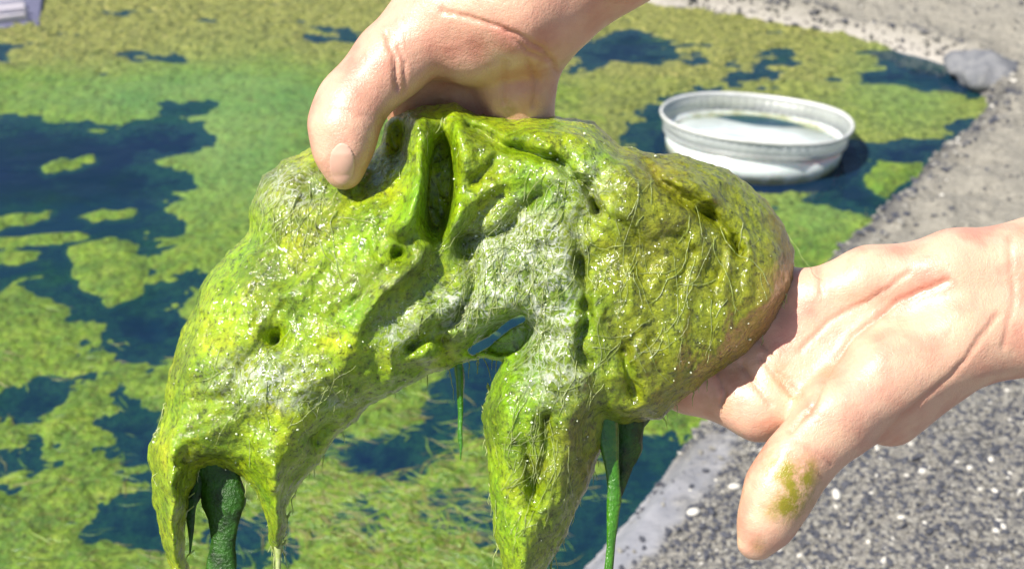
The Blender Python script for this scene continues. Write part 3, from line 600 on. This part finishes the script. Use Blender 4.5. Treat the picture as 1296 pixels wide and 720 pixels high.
brown = np.clip(sstep(p[:, 0]+.25*p[:, 1]+25*fbm(p, 40, 3, 200), 1020, 1090)*.9+.35*bp(440, 360, 26, 40)+.3*bp(360, 225, 40, 40)+.4*bp(820, 215, 30, 50), 0, 1)
oliv = np.clip(sstep(p[:, 0]+60*fbm(p, 60, 3, 210), 640, 840)*.75+.5*bp(720, 640, 90, 60)+.35*bp(600, 200, 60, 40)-.6*bp(740, 215, 40, 70), 0, 1)
cc = near(np.array([600, 350, 20.]))
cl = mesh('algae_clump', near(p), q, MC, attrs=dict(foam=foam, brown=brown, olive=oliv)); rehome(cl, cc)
tag(cl, 'dripping clump of bright green slimy algae held up between the two hands', 'algae')
CL0 = np.array(cl.location)
# front depth map of the clump, for what lies on it
b4 = 4; nu, nv = 250, 200; FM = np.full((nu, nv), 999.); iu = np.clip((p[:, 0]/b4).astype(int), 0, nu-1); iv = np.clip((p[:, 1]/b4).astype(int), 0, nv-1); np.minimum.at(FM, (iu, iv), p[:, 2])
def fz(u, v): return FM[min(max(int(u/b4), 0), nu-1), min(max(int(v/b4), 0), nv-1)]
def tube(path, rad, n=5):
    path = np.array(path, float); P = []; F = []
    for i, c in enumerate(path):
        t = path[min(i+1, len(path)-1)]-path[max(i-1, 0)]; t /= max(np.linalg.norm(t), 1e-9); a = np.cross(t, [0.3, .2, 1]); a /= max(np.linalg.norm(a), 1e-9); b = np.cross(t, a)
        r_ = rad(i/(len(path)-1)) if callable(rad) else rad
        for k in range(n): an = k/n*2*math.pi; P.append(c+r_*(a*math.cos(an)+b*math.sin(an)))
    for i in range(len(path)-1):
        for k in range(n): F.append((i*n+k, i*n+(k+1) % n, (i+1)*n+(k+1) % n, (i+1)*n+k))
    return np.array(P), np.array(F)
PP = []; FF = []; base = 0
regs = [(655, 320, 55, 50, 160), (610, 390, 50, 30, 70), (370, 240, 45, 38, 80), (700, 400, 70, 60, 90), (850, 330, 100, 100, 100), (350, 460, 90, 70, 20), (690, 560, 50, 110, 110), (480, 500, 80, 30, 60), (740, 230, 60, 40, 40), (560, 190, 50, 50, 40)]
for u0, v0, ru, rv, cnt in regs:
    for _ in range(int(cnt*.6)):
        u, v = u0+RS.randn()*ru*.75, v0+RS.randn()*rv*.75; a = 1.9+RS.randn()*.55; path = []
        for i in range(RS.randint(6, 20)):
            z = fz(u, v)
            if z > 200: break
            if path and abs(z-path[-1][2]) > 9: break
            path.append((u, v, z-1.0)); a += RS.randn()*.22; u += 5*math.cos(a); v += 5*math.sin(a)+.8
        if len(path) < 4: continue
        P, F = tube(path, .22+.3*RS.rand(), 3); PP.append(P); FF.append(F+base); base += len(P)
OA = np.array(OUT, float)
for _ in range(240):                      # frayed wet hairs along the hanging edges
    i = RS.randint(len(OA)); a_, b_ = OA[i], OA[(i+1) % len(OA)]
    if a_[0] < b_[0]+2 and a_[1] < 500: continue
    c_ = a_+(b_-a_)*RS.rand(); u, v = c_; z = 12+RS.randn()*8; path = [(u+(OA.mean(0)[0]-u)*.03, v-7, z)]; L = RS.uniform(6, 26) if RS.rand() < .9 else RS.uniform(25, 60); dx = RS.randn()*.3
    for k in range(7): path.append((u, v, z)); u += dx*L/7+RS.randn()*.7; v += L/7; dx *= .7
    P, F = tube(path, lambda x: .9*(1-x*.8)+.15, 3); PP.append(P); FF.append(F+base); base += len(P)
o = mesh('filament', near(np.concatenate(PP))-CL0, np.concatenate(FF), MF, cl); tag(o, kind='stuff')
# foam bubbles, plus pale beads standing in for highlight clusters on the lobes
bc = []; br = []
for u0, v0, ru, rv, cnt in [(340, 470, 60, 40, 260), (650, 320, 50, 50, 260), (500, 420, 30, 40, 90), (740, 230, 50, 50, 170), (860, 380, 80, 80, 160), (680, 500, 60, 100, 200), (300, 560, 90, 40, 80), (600, 250, 60, 60, 80)]:
    for _ in range(cnt):
        u, v = u0+RS.randn()*ru*.7, v0+RS.randn()*rv*.7; z = fz(u, v)
        if z < 200: r_ = .6+1.5*RS.rand()**4; bc.append((u, v, z+.2*r_)); br.append(r_*M)
keep = RS.rand(len(bc)) < .45; bc = np.array(bc)[keep]; br = np.array(br)[keep]
P, F = stones(near(np.array(bc))-CL0, np.array(br), RS.rand(len(br))*6, 1., 0.)
o = mesh('bubble_glint', P, F, MBub, cl); tag(o, kind='stuff')
# strands that drip from it
def strand(path, rad, mat, seed, flat=1.):
    pa = np.array(path, float); t = np.linspace(0, len(pa)-1, 26); i = np.minimum(t.astype(int), len(pa)-2); fr = (t-i)[:, None]; c = pa[i]*(1-fr)+pa[i+1]*fr
    for _ in range(3): c[1:-1] = (c[:-2]+2*c[1:-1]+c[2:])/4
    r_ = np.interp(t, range(len(rad)), rad); P, F = tube(c, lambda x: r_[int(round(x*25))]*(1+.12*math.sin(x*17+seed)), 12)
    P[:, 0] = c.repeat(12, 0)[:, 0]+(P[:, 0]-c.repeat(12, 0)[:, 0])*1.; P[:, 2] = c.repeat(12, 0)[:, 2]+(P[:, 2]-c.repeat(12, 0)[:, 2])*flat
    ctr = c.repeat(12, 0); kk = np.tile(np.arange(12), 26)/12*6.283; ss = np.repeat(np.arange(26), 12)
    rib = 1+.34*vn(np.column_stack([np.cos(kk)*2, np.sin(kk)*2, ss*.13]), .8, seed+7)+.16*vn(np.column_stack([np.cos(kk)*3, np.sin(kk)*3, ss*.3]), .6, seed+3)
    P = ctr+(P-ctr)*rib[:, None]; P[:, 0] += vn(np.column_stack([ss*.2, ss*0, ss*0]), 1., seed)*3
    return mesh('hanging_strand', near(P)-CL0, F, mat, cl)
at0 = dict(foam=0, brown=0, olive=0)
strand([(272, 560, 10), (281, 610, 8), (284, 660, 8), (282, 720, 8), (282, 820, 8)], [36, 27, 19, 16, 14], MD, 1, .35)
strand([(255, 590, 14), (243, 640, 12), (240, 700, 10)], [13, 7, 1], MD, 2, .5)
strand([(578, 440, 0), (580, 500, 0), (582, 560, 0), (581, 582, 0)], [8, 3.6, 2.6, .6], MB, 3)
strand([(762, 500, -10), (768, 560, -14), (776, 620, -14), (772, 680, -14), (764, 820, -14)], [18, 11, 9, 7, 5], MB, 4, .5)
strand([(792, 500, 10), (796, 550, 10), (788, 590, 10), (780, 640, 8)], [30, 22, 12, 1], MD, 5, .5)
strand([(350, 680, -4), (351, 720, -4), (350, 790, -4)], [5, 3, 2], MF, 6)
print('tris', sum(len(o.data.polygons)*2 for o in bpy.data.objects if o.type == 'MESH'))
